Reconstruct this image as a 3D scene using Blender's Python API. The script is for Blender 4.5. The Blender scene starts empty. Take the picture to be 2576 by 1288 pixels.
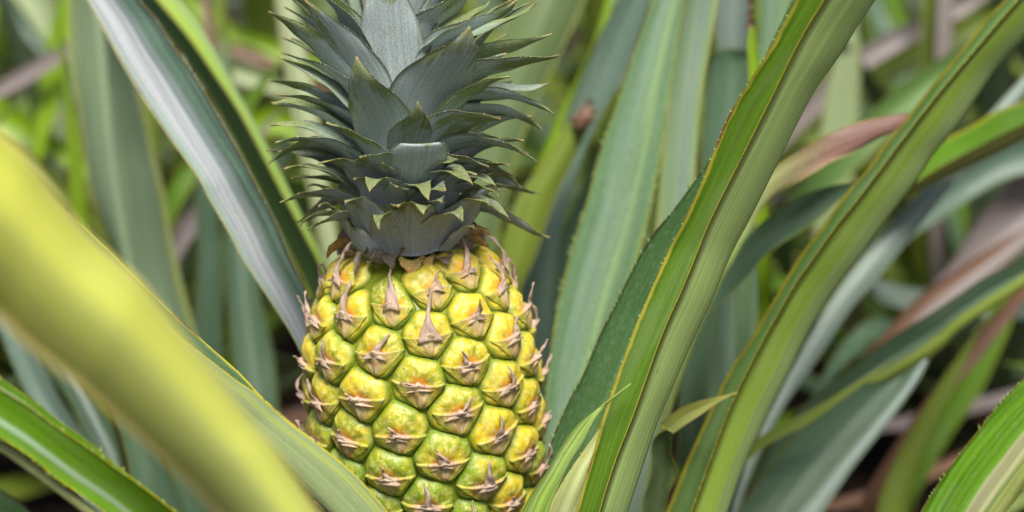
import bpy, math, random
import numpy as np
from mathutils import Vector, Matrix
random.seed(7)
RNG = np.random.default_rng(7)
R_ = math.radians

# ------------------------------------------------------------------ camera, sky, sun, exposure
sc = bpy.context.scene
PITCH, FOC = R_(16), 60.0
CAM = np.array([0.0, 0.0, 0.66])
cd = bpy.data.cameras.new('camera'); cam = bpy.data.objects.new('camera', cd)
sc.collection.objects.link(cam); sc.camera = cam
cam.location = CAM; cam.rotation_euler = (math.pi/2 - PITCH, 0, 0)
cd.lens = FOC; cd.sensor_width = 36; cd.clip_start = 0.02; cd.clip_end = 500
cd.dof.use_dof = True; cd.dof.focus_distance = 0.70; cd.dof.aperture_fstop = 4.8
SUN_EL, SUN_AZ = R_(60), R_(172)            # azimuth clockwise from +Y: behind the camera
w = bpy.data.worlds.new('World'); sc.world = w; w.use_nodes = True
nt = w.node_tree; bg = nt.nodes['Background']
sky = nt.nodes.new('ShaderNodeTexSky'); sky.sky_type = 'NISHITA'; sky.sun_disc = False
sky.sun_elevation = SUN_EL; sky.sun_rotation = SUN_AZ
nt.links.new(sky.outputs[0], bg.inputs[0]); bg.inputs[1].default_value = 0.085
sky.air_density = .9; sky.dust_density = 3.5; sky.ozone_density = .8
sd = bpy.data.lights.new('sun', 'SUN'); sd.energy = 3.1; sd.angle = R_(20); sd.color = (1, 0.97, 0.91)
sun = bpy.data.objects.new('sun', sd); sc.collection.objects.link(sun)
sdir = Vector((math.sin(SUN_AZ)*math.cos(SUN_EL), math.cos(SUN_AZ)*math.cos(SUN_EL), math.sin(SUN_EL)))
sun.rotation_euler = sdir.to_track_quat('Z', 'Y').to_euler()
sc.view_settings.view_transform = 'Standard'; sc.view_settings.look = 'None'
sc.view_settings.exposure = 0.80; sc.view_settings.gamma = 1
sc.cycles.use_denoising = True
sc.cycles.max_bounces = 8; sc.cycles.transmission_bounces = 4

# ------------------------------------------------------------------ helpers
FWD = np.array([0, math.cos(PITCH), -math.sin(PITCH)]); UP = np.array([0, math.sin(PITCH), math.cos(PITCH)]); RT = np.array([1.0, 0, 0])
PXW = 2576.0
def k_at(d): return d * 36 / FOC / PXW
def P(px, py, d):                            # a photograph pixel at a distance becomes a point in the world
    k = k_at(d); return CAM + FWD*d + RT*((px-1288)*k) - UP*((py-644)*k)
def nrm(v): return v / (np.linalg.norm(v, axis=-1, keepdims=True) + 1e-12)

def resample(pts, n):
    p = np.array(pts, float)
    if len(p) == 2: return p[0] + (p[1]-p[0])*np.linspace(0, 1, n)[:, None]
    q = np.vstack([2*p[0]-p[1], p, 2*p[-1]-p[-2]]); out = []
    for i in range(1, len(q)-2):
        t = np.linspace(0, 1, 14, endpoint=False)[:, None]
        a, b, c, d = q[i-1], q[i], q[i+1], q[i+2]
        out.append(.5*((2*b)+(c-a)*t+(2*a-5*b+4*c-d)*t*t+(3*b-a-3*c+d)*t**3))
    out = np.vstack(out+[p[-1:]])
    for _ in range(6): out[1:-1] = .25*out[:-2]+.5*out[1:-1]+.25*out[2:]
    s = np.r_[0, np.cumsum(np.linalg.norm(np.diff(out, axis=0), axis=1))]
    tt = np.linspace(0, s[-1], n)
    return np.stack([np.interp(tt, s, out[:, k]) for k in range(out.shape[1])], 1)

class MB:                                    # collects geometry for ONE mesh object
    def __init__(s): s.v = []; s.f = []; s.a = {}; s.n = 0
    def add(s, verts, faces, **attrs):
        m = len(verts); s.v.append(np.asarray(verts, float)); s.f += [tuple(i+s.n for i in f) for f in faces]
        for k in set(list(s.a)+list(attrs)):
            old = s.a.get(k, [np.zeros(s.n)] if s.n else [])
            val = attrs.get(k, 0.0); old.append(np.broadcast_to(np.asarray(val, float), (m,)).copy()); s.a[k] = old
        s.n += m
    def build(s, name, mat, parent=None, ploc=None, smooth=True):
        me = bpy.data.meshes.new(name); me.from_pydata(np.vstack(s.v).tolist(), [], s.f)
        for k, lst in s.a.items():
            at = me.attributes.new(k, 'FLOAT', 'POINT'); at.data.foreach_set('value', np.concatenate(lst).astype(np.float32))
        if smooth: me.polygons.foreach_set('use_smooth', np.ones(len(me.polygons), bool))
        me.materials.append(mat); me.update()
        o = bpy.data.objects.new(name, me); sc.collection.objects.link(o)
        if parent is not None: adopt(o, parent)
        return o
def adopt(o, parent):
    o.parent = parent                          # meshes are built in world coordinates; only the things' Empties are moved
    if parent.parent is None and parent.type == 'EMPTY': o.matrix_parent_inverse = Matrix.Translation(-parent.location)
def tag(o, label=None, cat=None, group=None, kind=None):
    if label: o['label'] = label
    if cat: o['category'] = cat
    if group: o['group'] = group
    if kind: o['kind'] = kind
    return o
def empty(name, loc, label, cat, group=None):
    o = bpy.data.objects.new(name, None); sc.collection.objects.link(o); o.location = loc; o.empty_display_size = .05
    return tag(o, label, cat, group)
def grid_faces(n, m, off=0, flip=False):
    f = []
    for i in range(n-1):
        for j in range(m-1):
            a = off+i*m+j; q = (a, a+1, a+m+1, a+m); f.append(q[::-1] if flip else q)
    return f

# ------------------------------------------------------------------ materials
class NT:
    def __init__(s, name):
        s.m = bpy.data.materials.new(name); s.m.use_nodes = True; s.t = s.m.node_tree; s.t.nodes.clear()
    def n(s, typ, **kw):
        x = s.t.nodes.new(typ)
        for k, v in kw.items(): setattr(x, k, v)
        return x
    def put(s, sock, v):
        if isinstance(v, bpy.types.NodeSocket): s.t.links.new(v, sock)
        elif v is not None:
            if sock.type == 'RGBA' and len(v) == 3: v = (*v, 1)
            sock.default_value = v
    def attr(s, name): return s.n('ShaderNodeAttribute', attribute_name=name).outputs['Fac']
    def math(s, op, a, b=None, clamp=False):
        x = s.n('ShaderNodeMath', operation=op, use_clamp=clamp); s.put(x.inputs[0], a); s.put(x.inputs[1], b); return x.outputs[0]
    def mul(s, a, b): return s.math('MULTIPLY', a, b)
    def add(s, a, b): return s.math('ADD', a, b)
    def smooth(s, v, lo, hi, a=0.0, b=1.0):
        x = s.n('ShaderNodeMapRange', interpolation_type='SMOOTHSTEP'); s.put(x.inputs[0], v)
        for i, q in enumerate((lo, hi, a, b)): s.put(x.inputs[1+i], q)
        return x.outputs[0]
    def vec(s, x, y, z=0.0):
        c = s.n('ShaderNodeCombineXYZ')
        for i, q in enumerate((x, y, z)): s.put(c.inputs[i], q)
        return c.outputs[0]
    def noise(s, vec, scale, detail=3.0, rough=.55):
        x = s.n('ShaderNodeTexNoise'); s.put(x.inputs['Vector'], vec); x.inputs['Scale'].default_value = scale
        x.inputs['Detail'].default_value = detail; x.inputs['Roughness'].default_value = rough; return x.outputs['Fac']
    def mix(s, f, a, b, blend='MIX'):
        x = s.n('ShaderNodeMix', data_type='RGBA', blend_type=blend); s.put(x.inputs[0], f); s.put(x.inputs[6], a); s.put(x.inputs[7], b); return x.outputs[2]
    def pos(s): return s.n('ShaderNodeNewGeometry').outputs['Position']
    def rnd(s): return s.n('ShaderNodeObjectInfo').outputs['Random']
    def finish(s, col, rough=.5, spec=.4, transl=0.0, tcol=None, bump=None, bstr=.3, bdist=.001, coat=0.0, sss=0.0):
        p = s.n('ShaderNodeBsdfPrincipled'); s.put(p.inputs['Base Color'], col); s.put(p.inputs['Roughness'], rough)
        p.inputs['Specular IOR Level'].default_value = spec
        if coat: p.inputs['Coat Weight'].default_value = coat; p.inputs['Coat Roughness'].default_value = .2
        if sss: p.inputs['Subsurface Weight'].default_value = sss; p.inputs['Subsurface Radius'].default_value = (.004, .003, .001); p.inputs['Subsurface Scale'].default_value = 1.0
        if bump is not None:
            b = s.n('ShaderNodeBump'); b.inputs['Strength'].default_value = bstr; b.inputs['Distance'].default_value = bdist
            s.put(b.inputs['Height'], bump); s.t.links.new(b.outputs[0], p.inputs['Normal'])
        out = s.n('ShaderNodeOutputMaterial'); sh = p.outputs[0]
        if transl:
            t = s.n('ShaderNodeBsdfTranslucent'); s.put(t.inputs[0], tcol if tcol is not None else col)
            mx = s.n('ShaderNodeMixShader'); mx.inputs[0].default_value = transl
            s.t.links.new(sh, mx.inputs[1]); s.t.links.new(t.outputs[0], mx.inputs[2]); sh = mx.outputs[0]
        s.t.links.new(sh, out.inputs[0]); return s.m

def mk_leaf(name, up, un, mar=(.42, .40, .06), mw=.10, bands=(), blotch=None, transl=.18, rough=.42, streak=.5, speck=.25, dry=.25, rim=(.20, .09, .05), spec=.28, grad=None, dead=None):
    t = NT(name); u, v, sd_, lw = t.attr('lu'), t.attr('lv'), t.attr('ls'), t.attr('lw')
    x = t.mul(u, lw)
    s1 = t.noise(t.vec(t.mul(x, 700.), t.mul(v, 6.), t.mul(t.rnd(), 30.)), 1.0, 2.0)
    s2 = t.noise(t.vec(t.mul(x, 2200.), t.mul(v, 9.), sd_), 1.0, 1.0)
    s3 = t.noise(t.vec(t.mul(x, 180.), t.mul(v, 7.), t.mul(t.rnd(), 50.)), 1.0, 2.0)
    big = t.noise(t.vec(t.mul(x, 60.), t.mul(v, 14.), t.mul(t.rnd(), 20.)), 1.0, 3.0)
    col = t.mix(sd_, un, up)
    if grad: col = t.mix(t.smooth(v, grad[1], grad[2], 1.0, 0.0), col, grad[0])
    if dead: col = t.mix(t.smooth(t.add(t.attr('lt'), t.mul(t.add(big, -.5), .12)), dead[1], dead[2]), col, t.mix(t.smooth(s3, .35, .65), dead[0], tuple(q*.45 for q in dead[0])))
    if blotch: col = t.mix(t.mul(t.smooth(big, .42, .68), blotch[1]), col, blotch[0])
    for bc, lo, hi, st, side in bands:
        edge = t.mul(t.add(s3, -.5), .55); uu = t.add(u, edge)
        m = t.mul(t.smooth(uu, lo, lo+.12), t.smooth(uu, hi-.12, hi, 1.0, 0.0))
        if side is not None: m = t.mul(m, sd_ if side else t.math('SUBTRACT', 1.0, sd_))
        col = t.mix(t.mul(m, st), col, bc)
    br = t.add(t.mul(t.add(s1, -.5), streak*2.0), t.mul(t.add(s2, -.5), streak*1.3)); br = t.add(br, t.mul(t.add(s3, -.5), streak*.8)); br = t.add(br, 1.0)
    col = t.mix(1.0, col, t.vec(br, br, br), 'MULTIPLY')
    if speck:
        sp = t.noise(t.vec(t.mul(x, 1500.), t.mul(v, 260.), 0.0), 1.0, 2.0, .7)
        col = t.mix(t.mul(t.smooth(sp, .52, .72), speck), col, (.50, .54, .46))
    sn = t.noise(t.vec(t.mul(x, 300.), t.mul(v, 150.), t.mul(t.rnd(), 9.)), 1.0, 3.0, .6)
    col = t.mix(t.mul(t.smooth(sn, .68, .76), .6), col, (.17, .12, .05)); col = t.mix(t.mul(t.smooth(big, .52, .70), .09), col, (.42, .44, .34))
    au = t.math('ABSOLUTE', u)
    mn = t.noise(t.vec(t.mul(v, 90.), u, 0.0), 1.0, 2.0)
    col = t.mix(t.smooth(t.add(au, t.mul(t.add(mn, -.5), .06)), 1-mw, 1-mw*.45), col, mar)
    dn = t.noise(t.vec(t.mul(v, 35.), t.mul(u, 1.5), t.rnd()), 1.0, 3.0)
    col = t.mix(t.mul(t.mul(t.smooth(u, -.955, -.985), t.smooth(dn, .50, .62)), min(1, dry*3)), col, rim)
    tc = t.mix(.5, col, (.36, .42, .03))
    return t.finish(col, t.add(rough-.1, t.mul(s3, .2)), spec, transl, tc, bump=t.add(t.mul(s1, .7), t.mul(s2, .3)), bstr=.25, bdist=.0006)

# ------------------------------------------------------------------ leaves
def loft(mb, A, M, B, thick=.0014, nu=14, sharp=.25, teeth=0, tooth=.0016, wave=0.0, both=True, trange=(0, 1), seed=0):
    n = len(A); t = np.linspace(0, 1, nu+1)[None, :, None]
    A_, M_, B_ = A[:, None], M[:, None], B[:, None]
    C = 2*M_-(A_+B_)/2
    quad = (1-t)**2*A_+2*t*(1-t)*C+t**2*B_
    poly = np.where(t < .5, A_+(M_-A_)*t*2, M_+(B_-M_)*(t*2-1))
    G = quad*(1-sharp)+poly*sharp
    if wave:
        rr = np.random.default_rng(seed); ph = rr.uniform(0, 6, 4); s = np.linspace(0, 1, n)[:, None]
        uu = np.linspace(-1, 1, nu+1)[None, :]
        wv = np.sin(s*22+ph[0])*np.maximum(uu, 0)**3+np.sin(s*19+ph[1])*np.maximum(-uu, 0)**3+.6*np.sin(s*7+ph[2])
    Tn = nrm(np.gradient(G, axis=0)); Sn = nrm(np.gradient(G, axis=1)); N = nrm(np.cross(Tn, Sn))
    sgn = np.sign(np.sum(N[:, nu//2]*((A+B)/2-M)))
    if sgn == 0: sgn = 1
    N = N*sgn
    if wave: G = G+N*(wv*wave)[..., None]
    u = np.linspace(-1, 1, nu+1); th = thick*(1-.85*np.abs(u)**3)
    top = G+N*(th/2)[None, :, None]; bot = G-N*(th/2)[None, :, None]
    mid = G[:, nu//2]; L = np.r_[0, np.cumsum(np.linalg.norm(np.diff(mid, axis=0), axis=1))]
    hw = .5*np.sum(np.linalg.norm(np.diff(G, axis=1), axis=2), axis=1)
    lu = np.tile(u, n); lv = np.repeat(L, nu+1); lw = np.repeat(hw, nu+1)
    m = nu+1; fl = sgn < 0
    verts = np.vstack([top.reshape(-1, 3), bot.reshape(-1, 3)])
    f = grid_faces(n, m, 0, not fl)+grid_faces(n, m, n*m, fl)
    for j in (0, nu):
        for i in range(n-1):
            a = i*m+j; q = (a, a+m, a+m+n*m, a+n*m); f.append(q if (j == 0) != fl else q[::-1])
    for i in (0, n-1):
        for j in range(nu):
            a = i*m+j; q = (a, a+1, a+1+n*m, a+n*m); f.append(q)
    mb.add(verts, f, lu=np.r_[lu, lu], lt=np.r_[lv, lv]/L[-1], lv=np.r_[lv, lv], lw=np.r_[lw, lw], ls=np.r_[np.ones(n*m), np.zeros(n*m)])
    if teeth:
        rr = np.random.default_rng(seed+5)
        for j, sg in ((0, -1), (nu, 1))[:2 if both else 1]:
            E = G[:, j]; Le = np.r_[0, np.cumsum(np.linalg.norm(np.diff(E, axis=0), axis=1))]
            out = nrm(E-G[:, j-sg]); Te = Tn[:, j]; Ne = N[:, j]
            s = teeth*rr.uniform(.3, 1)
            while s < Le[-1]*.98:
                i = min(np.searchsorted(Le, s), n-1); i0 = max(i-1, 0); fr = (s-Le[i0])/max(Le[i]-Le[i0], 1e-9)
                p = E[i0]+(E[i]-E[i0])*fr; l = tooth*rr.choice((.3, .6, .9, 1.3))*rr.uniform(.7, 1.2); b = tooth*.55
                o_ = out[i]; p = p-o_*.0003
                vs = [p-Te[i]*b, p+Te[i]*b, p+Ne[i]*.0004, p-Ne[i]*.0004, p+o_*l+Te[i]*l*.8]
                mb.add(vs, [(0, 2, 4), (2, 1, 4), (1, 3, 4), (3, 0, 4)], lu=sg*.93, lv=s, lw=hw[i], ls=.5)
                s += teeth*rr.choice((.5, .8, 1.1, 2.2))*rr.uniform(.8, 1.2)

LEAVES = []
def leaf(parent, mat, A, B, M=None, d=.9, dA=0, dM=None, dB=0, chan=.18, base=None, tip=0.0, thick=.0014, sharp=.25, teeth=0, tooth=.0016,
         label=None, n=60, wave=0.0, both=True, mfrac=.5, droop=.0, name='leaf', bscale=.85):
    """margins A and B (and the keel M) traced tip end first; d is one distance or one per end (tip, base)"""
    d = np.atleast_1d(np.array(d, float))
    def rail(pts, off):
        q = resample(np.array(pts, float)[::-1], n); s = np.linspace(0, 1, n)
        dd = np.interp(s, np.linspace(0, 1, len(d)), d[::-1]); off = np.atleast_1d(np.array(off, float))
        dd = dd+np.interp(s, np.linspace(0, 1, len(off)), off[::-1])
        return np.array([P(x, y, z) for (x, y), z in zip(q, dd)])
    a, b = rail(A, dA), rail(B, dB)
    wid = np.linalg.norm(a-b, axis=1).mean()
    if M is not None:
        m = rail(M, dM if dM is not None else 0.0)
    else:
        mid = a+(b-a)*mfrac; view = nrm(mid-CAM); m = mid+view*(chan*np.linalg.norm(a-b, axis=1)[:, None])
    # run the leaf down to its plant
    if base is not None:
        base = np.array(base, float); c = m[0]; T0 = nrm(m[0]-m[4]); k = 16; s = (np.arange(k)/k)[:, None]
        dist = np.linalg.norm(base-c); p1 = c+T0*dist*.45; p2 = base+np.array([0, 0, 1.])*dist*.35
        path = (1-s)**3*base+3*s*(1-s)**2*p2+3*s*s*(1-s)*p1+s**3*c
        sc_ = bscale+(1-bscale)*s; ex = np.abs(path[:, 2:3])
        a = np.vstack([path+(a[0]-c)*sc_, a]); b = np.vstack([path+(b[0]-c)*sc_, b]); m = np.vstack([path, m])
    if tip:
        k = 18; s = ((np.arange(k)+1)/k)[:, None]; T1 = nrm(m[-1]-m[-6]); c = m[-1]
        path = c+T1*tip*s+np.array([0, 0, -1.])*droop*tip*s*s; sc_ = np.clip(1-s**1.6, .01, 1)
        a = np.vstack([a, path+(a[-1]-c)*sc_]); b = np.vstack([b, path+(b[-1]-c)*sc_]); m = np.vstack([m, path])
    mb = MB(); loft(mb, a, m, b, thick, 16, sharp, teeth, tooth, wave, both, seed=len(LEAVES))
    o = mb.build(name, mat, parent); LEAVES.append(o)
    if label: o['label'] = label
    return o

def rosette_leaf(parent, mat, base, az, el, length, width, droop, chan=.35, n=22, seed=0, thick=.0016, name='leaf'):
    s = np.linspace(0, 1, n); R = np.array([math.cos(az), math.sin(az), 0]); Z = np.array([0, 0, 1.])
    e = el-droop*s**1.6; ds = length/(n-1)
    r = np.r_[0, np.cumsum(np.cos(e[:-1])*ds)]; h = np.r_[0, np.cumsum(np.sin(e[:-1])*ds)]
    m = np.array(base)+R*r[:, None]+Z*h[:, None]; S = np.array([-R[1], R[0], 0])
    rr = np.random.default_rng(seed); tw = rr.uniform(-.5, .5)*s
    T = nrm(np.gradient(m, axis=0)); Nn = np.cross(S[None], T); Nn = Nn*np.sign(Nn[0, 2]+1e-9) if abs(Nn[0, 2]) > .05 else Nn*np.sign(-np.dot(Nn[0], R))
    S2 = S[None]*np.cos(tw)[:, None]+Nn*np.sin(tw)[:, None]; N2 = Nn*np.cos(tw)[:, None]-S[None]*np.sin(tw)[:, None]
    wv = width/2*np.clip(1-s**2.2, .01, 1)*(.75+.25*np.minimum(1, s*4))
    a = m+S2*wv[:, None]+N2*(chan*wv)[:, None]; b = m-S2*wv[:, None]+N2*(chan*wv)[:, None]
    mb = MB(); loft(mb, a, m, b, thick, 6, .2, seed=seed)
    return mb.build(name, mat, parent)

# ------------------------------------------------------------------ leaf materials
ML = {
 'silver': mk_leaf('silver_leaf', (.14, .235, .165), (.26, .33, .24), (.42, .34, .17), .07, bands=[((.25, .29, .28), -.95, .42, .80, None), ((.33, .345, .365), -.80, .14, .75, None)], transl=.10, streak=.75, dry=.1, spec=.15),  # silver bands: scale coating, with the sky's sheen painted into the colour
 'teal':   mk_leaf('teal_leaf', (.10, .185, .080), (.25, .33, .17), (.30, .36, .08), .09, bands=[((.15, .23, .15), -.6, .1, .6, 1), ((.22, .33, .12), .2, .55, .5, 1)], transl=.15),
 'teal2':  mk_leaf('teal_leaf_pale_margin', (.16, .25, .13), (.24, .33, .18), (.33, .38, .13), .22, bands=[((.26, .36, .15), -1.1, -.55, .7, None), ((.19, .23, .20), -.1, .7, .5, 1)], transl=.15),
 'green':  mk_leaf('deep_green_leaf', (.085, .175, .008), (.41, .56, .17), (.52, .47, .06), .055, transl=.12, speck=.06, streak=.45, dry=.3, rim=(.26, .12, .04)),
 'green2': mk_leaf('mid_green_leaf', (.10, .19, .045), (.30, .44, .06), (.50, .46, .05), .06, bands=[((.36, .47, .20), -.85, .62, .55, 0)], transl=.15, streak=.4, speck=.12, dry=.1),
 'hairy':  mk_leaf('dark_speckled_leaf', (.060, .135, .040), (.2, .28, .1), (.20, .22, .03), .05, bands=[((.16, .24, .02), .1, 1.1, .6, None)], speck=.22, streak=.5, dry=.4),
 'lime':   mk_leaf('lime_leaf', (.22, .37, .012), (.27, .43, .02), (.50, .48, .05), .05, transl=.3, speck=.05, streak=.5, dry=0),
 'yellow': mk_leaf('yellow_leaf', (.40, .42, .06), (.47, .49, .055), (.62, .50, .16), .12, bands=[((.62, .60, .02), -1.1, .05, .28, None)], grad=((.44, .50, .14), .44, .72), transl=.22, speck=.04, streak=.18, dry=0, rough=.5),  # yellow band paints the light on the upper half into the colour
 'bright': mk_leaf('bright_green_leaf', (.105, .235, .006), (.34, .36, .10), (.55, .50, .03), .055, bands=[((.36, .46, .34), .12, .62, .60, 1)], transl=.18, speck=.1, streak=.5, dry=.15),
 'gray':   mk_leaf('grey_green_leaf', (.08, .16, .06), (.225, .285, .115), (.46, .43, .04), .045, bands=[((.36, .40, .05), .72, .95, .5, 0)], speck=.25, streak=.38, dry=.5, transl=.12),
 'torn':   mk_leaf('torn_leaf', (.10, .235, .008), (.3, .36, .12), (.30, .24, .05), .035, bands=[((.40, .38, .20), .02, .62, .85, None), ((.30, .33, .09), .55, 1.1, .9, None)], streak=.9, speck=.15, dry=.6, transl=.15),
 'under':  mk_leaf('pale_backed_leaf', (.10, .16, .05), (.38, .42, .15), (.50, .46, .06), .08, streak=.4, transl=.15),
 'dark':   mk_leaf('dark_teal_leaf', (.060, .110, .058), (.14, .19, .10), (.22, .25, .05), .08, transl=.1, streak=.4, speck=.1),
 'blue':   mk_leaf('blue_green_leaf', (.09, .145, .105), (.20, .26, .21), (.20, .25, .12), .08, transl=.1, streak=.4),
 'mauve':  mk_leaf('mauve_dry_leaf', (.21, .175, .165), (.25, .21, .20), (.28, .20, .17), .1, transl=.12, streak=.6, speck=.05),
 'pink':   mk_leaf('pink_dry_leaf', (.25, .15, .12), (.27, .17, .135), (.30, .15, .10), .1, transl=.2, streak=.8, speck=.05),
 'brown':  mk_leaf('brown_dry_leaf', (.16, .085, .05), (.20, .11, .07), (.12, .06, .04), .1, transl=.12, streak=.8, speck=.02),
 'olive':  mk_leaf('olive_leaf', (.13, .18, .02), (.17, .23, .03), (.30, .28, .06), .08, transl=.2, streak=.4, speck=.05),
 'sage':   mk_leaf('sage_leaf', (.085, .135, .05), (.115, .165, .06), (.26, .28, .06), .07, transl=.12, streak=.4, speck=.05),
 'pale':   mk_leaf('pale_leaf', (.27, .34, .16), (.30, .35, .18), (.34, .32, .12), .12, transl=.2, streak=.4),
 'curldry': mk_leaf('green_leaf_with_pink_end', (.16, .25, .04), (.24, .32, .08), (.42, .40, .06), .07, transl=.15, streak=.5, dry=.1, dead=((.42, .22, .17), .80, .90)),
 'curl':   mk_leaf('fresh_curled_leaf', (.20, .31, .045), (.27, .36, .09), (.36, .42, .10), .05, bands=[((.40, .48, .22), -.7, -.3, .6, None)], transl=.25, streak=.9, speck=.05, dry=0),
}

# ------------------------------------------------------------------ ground
def make_ground():
    n = 90; xs = np.sinh(np.linspace(-5, 5, n))*.4; ys = np.sinh(np.linspace(-4.2, 5.4, n))*.4+.6
    X, Y = np.meshgrid(xs, ys, indexing='ij'); Z = .02*np.sin(X*9+1)*np.cos(Y*7)+.012*np.sin(X*31)*np.sin(Y*27+2)-.02
    mb = MB(); mb.add(np.stack([X, Y, Z], -1).reshape(-1, 3), grid_faces(n, n))
    t = NT('soil'); p = t.pos(); a = t.noise(p, 9., 6.); b = t.noise(p, 60., 4.)
    col = t.mix(a, (.018, .012, .008), (.048, .030, .020)); col = t.mix(t.smooth(b, .55, .7), col, (.085, .055, .042))
    o = mb.build('ground', t.finish(col, .95, .1, bump=t.add(a, b), bstr=.8, bdist=.02)); tag(o, kind='structure')
make_ground()

# ------------------------------------------------------------------ the pineapple
D_TOP, D_BOT = .738, .775
Otop, O0 = P(1030, 590, D_TOP), P(1100, 1330, D_BOT)
EY = nrm(Otop-O0); HT = np.linalg.norm(Otop-O0)
EZ = nrm(-FWD-EY*np.dot(-FWD, EY)); EX = np.cross(EY, EZ)
prof = np.array([(-.036, .000), (-.033, .014), (-.028, .024), (-.016, .032), (0, .0400), (.012, .0455), (.024, .0490), (.041, .0520), (.058, .0527), (.076, .0522),
                 (.094, .0505), (.106, .0460), (.115, .0420), (.122, .0375), (.127, .0332), (.131, .0285), (.134, .0200), (.136, .010)])
prof[:, 1] *= .962; pf = resample(prof, 300); ps = np.r_[0, np.cumsum(np.linalg.norm(np.diff(pf, axis=0), axis=1))]
pt_ = nrm(np.gradient(pf, axis=0))
def srf(th, s):                              # a point, normal and upward tangent on the fruit's surface
    h = np.interp(s, ps, pf[:, 0]); r = np.interp(s, ps, pf[:, 1]); th_, tr = np.interp(s, ps, pt_[:, 0]), np.interp(s, ps, pt_[:, 1])
    ra = np.sin(th)[..., None]*EX+np.cos(th)[..., None]*EZ
    p = O0+h[..., None]*EY+r[..., None]*ra; n = nrm(th_[..., None]*ra-tr[..., None]*EY)
    return p, n, r
pine = empty('pineapple', O0-EY*.036, 'ripe yellow-green pineapple with grey-green spiky crown standing among long leaves', 'pineapple')

t = NT('eye_rind'); rho, ly, ripe = t.attr('rho'), t.attr('ly'), t.attr('ripe'); lx = t.attr('lx')
rd = t.mul(t.attr('seed'), 40.); pv = t.vec(lx, ly, rd)
n1 = t.noise(pv, 1.6, 3.); n2 = t.noise(pv, 6., 5., .7); n3 = t.noise(pv, 26., 2.)
radial = t.noise(t.vec(t.math('ARCTAN2', lx, t.add(ly, .1)), t.mul(rho, .6), rd), 5., 2.)
yel = t.smooth(t.add(t.add(t.mul(n1, .8), ripe), t.mul(t.add(radial, -.5), .5)), .55, 1.15)
col = t.mix(yel, (.22, .31, .008), (.74, .53, .012))
col = t.mix(t.mul(t.smooth(t.add(n2, t.mul(t.add(radial, -.5), .35)), .46, .64), .60), col, (.72, .68, .24))
cen = t.smooth(t.add(t.math('SQRT', t.add(t.mul(lx, lx), t.mul(t.add(ly, -.08), t.add(ly, -.08)))), t.mul(t.add(n2, -.5), .45)), .10, .52, 1.0, 0.0)
col = t.mix(t.mul(cen, t.smooth(t.add(ripe, t.mul(n1, .6)), .2, .65)), col, (.82, .35, .015))
col = t.mix(t.mul(t.smooth(t.add(rho, t.mul(t.add(n2, -.5), .25)), .76, 1.0), .85), col, (.105, .200, .006))
col = t.mix(t.mul(t.smooth(n3, .58, .72), .45), col, (.72, .70, .45))
M_EYE = t.finish(col, t.add(.30, t.mul(n2, .28)), .5, bump=t.add(n2, t.mul(n3, .5)), bstr=.35, bdist=.0009, coat=.10, sss=.12)

t = NT('dry_bract'); bv, bu, sd_ = t.attr('bv'), t.attr('bu'), t.mul(t.attr('seed'), 40.)
st = t.noise(t.vec(t.mul(bu, 6.), t.mul(bv, 1.5), sd_), 1.6, 4.); pn = t.noise(t.vec(bu, t.mul(bv, 2.), sd_), 3., 4.)
col = t.mix(t.smooth(t.add(pn, t.mul(t.add(st, -.5), .5)), .38, .62), (.30, .35, .012), (.62, .47, .05))
ctr = t.smooth(t.add(t.math('ABSOLUTE', bu), t.mul(t.add(pn, -.5), .6)), .16, .78, 1.0, 0.0)
col = t.mix(t.mul(t.mul(ctr, t.smooth(bv, .0, .35)), t.smooth(st, .20, .42)), col, t.mix(t.smooth(pn, .4, .6), (.64, .50, .24), (.62, .40, .16)))
spot = t.mul(t.smooth(t.add(t.math('ABSOLUTE', t.add(bv, -.85)), t.math('ABSOLUTE', bu)), .05, .34, 1.0, 0.0), t.smooth(t.attr('seed'), .35, .6))
col = t.mix(t.mul(spot, t.smooth(pn, .36, .6)), col, (.15, .09, .09))
col = t.mix(t.mul(t.smooth(bv, .86, .98), .6), col, t.mix(t.smooth(t.math('ABSOLUTE', bu), .3, .85), (.66, .36, .05), (.44, .48, .08)))
col = t.mix(t.mul(t.smooth(t.add(bv, t.mul(ctr, .15)), 1.02, 1.2), .92), col, (.53, .395, .315))
col = t.mix(t.mul(t.smooth(bv, 1.55, 2.0), .7), col, (.58, .42, .33))
col = t.mix(t.mul(t.smooth(st, .55, .72), .55), col, (.24, .13, .095))
col = t.mix(t.mul(t.smooth(st, .50, .30), .4), col, (.70, .58, .42))
M_BRACT = t.finish(col, .62, .3, .12, bump=st, bstr=.8, bdist=.0010)

mb = MB(); ss = np.linspace(0, ps[-1], 90); tt = np.linspace(0, 2*math.pi, 97)
S_, T_ = np.meshgrid(ss, tt, indexing='ij'); p, n_, _ = srf(T_, S_)
mb.add((p-n_*.0022).reshape(-1, 3), grid_faces(90, 97), rho=1.0, ripe=.2)
RIND = mb

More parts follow.
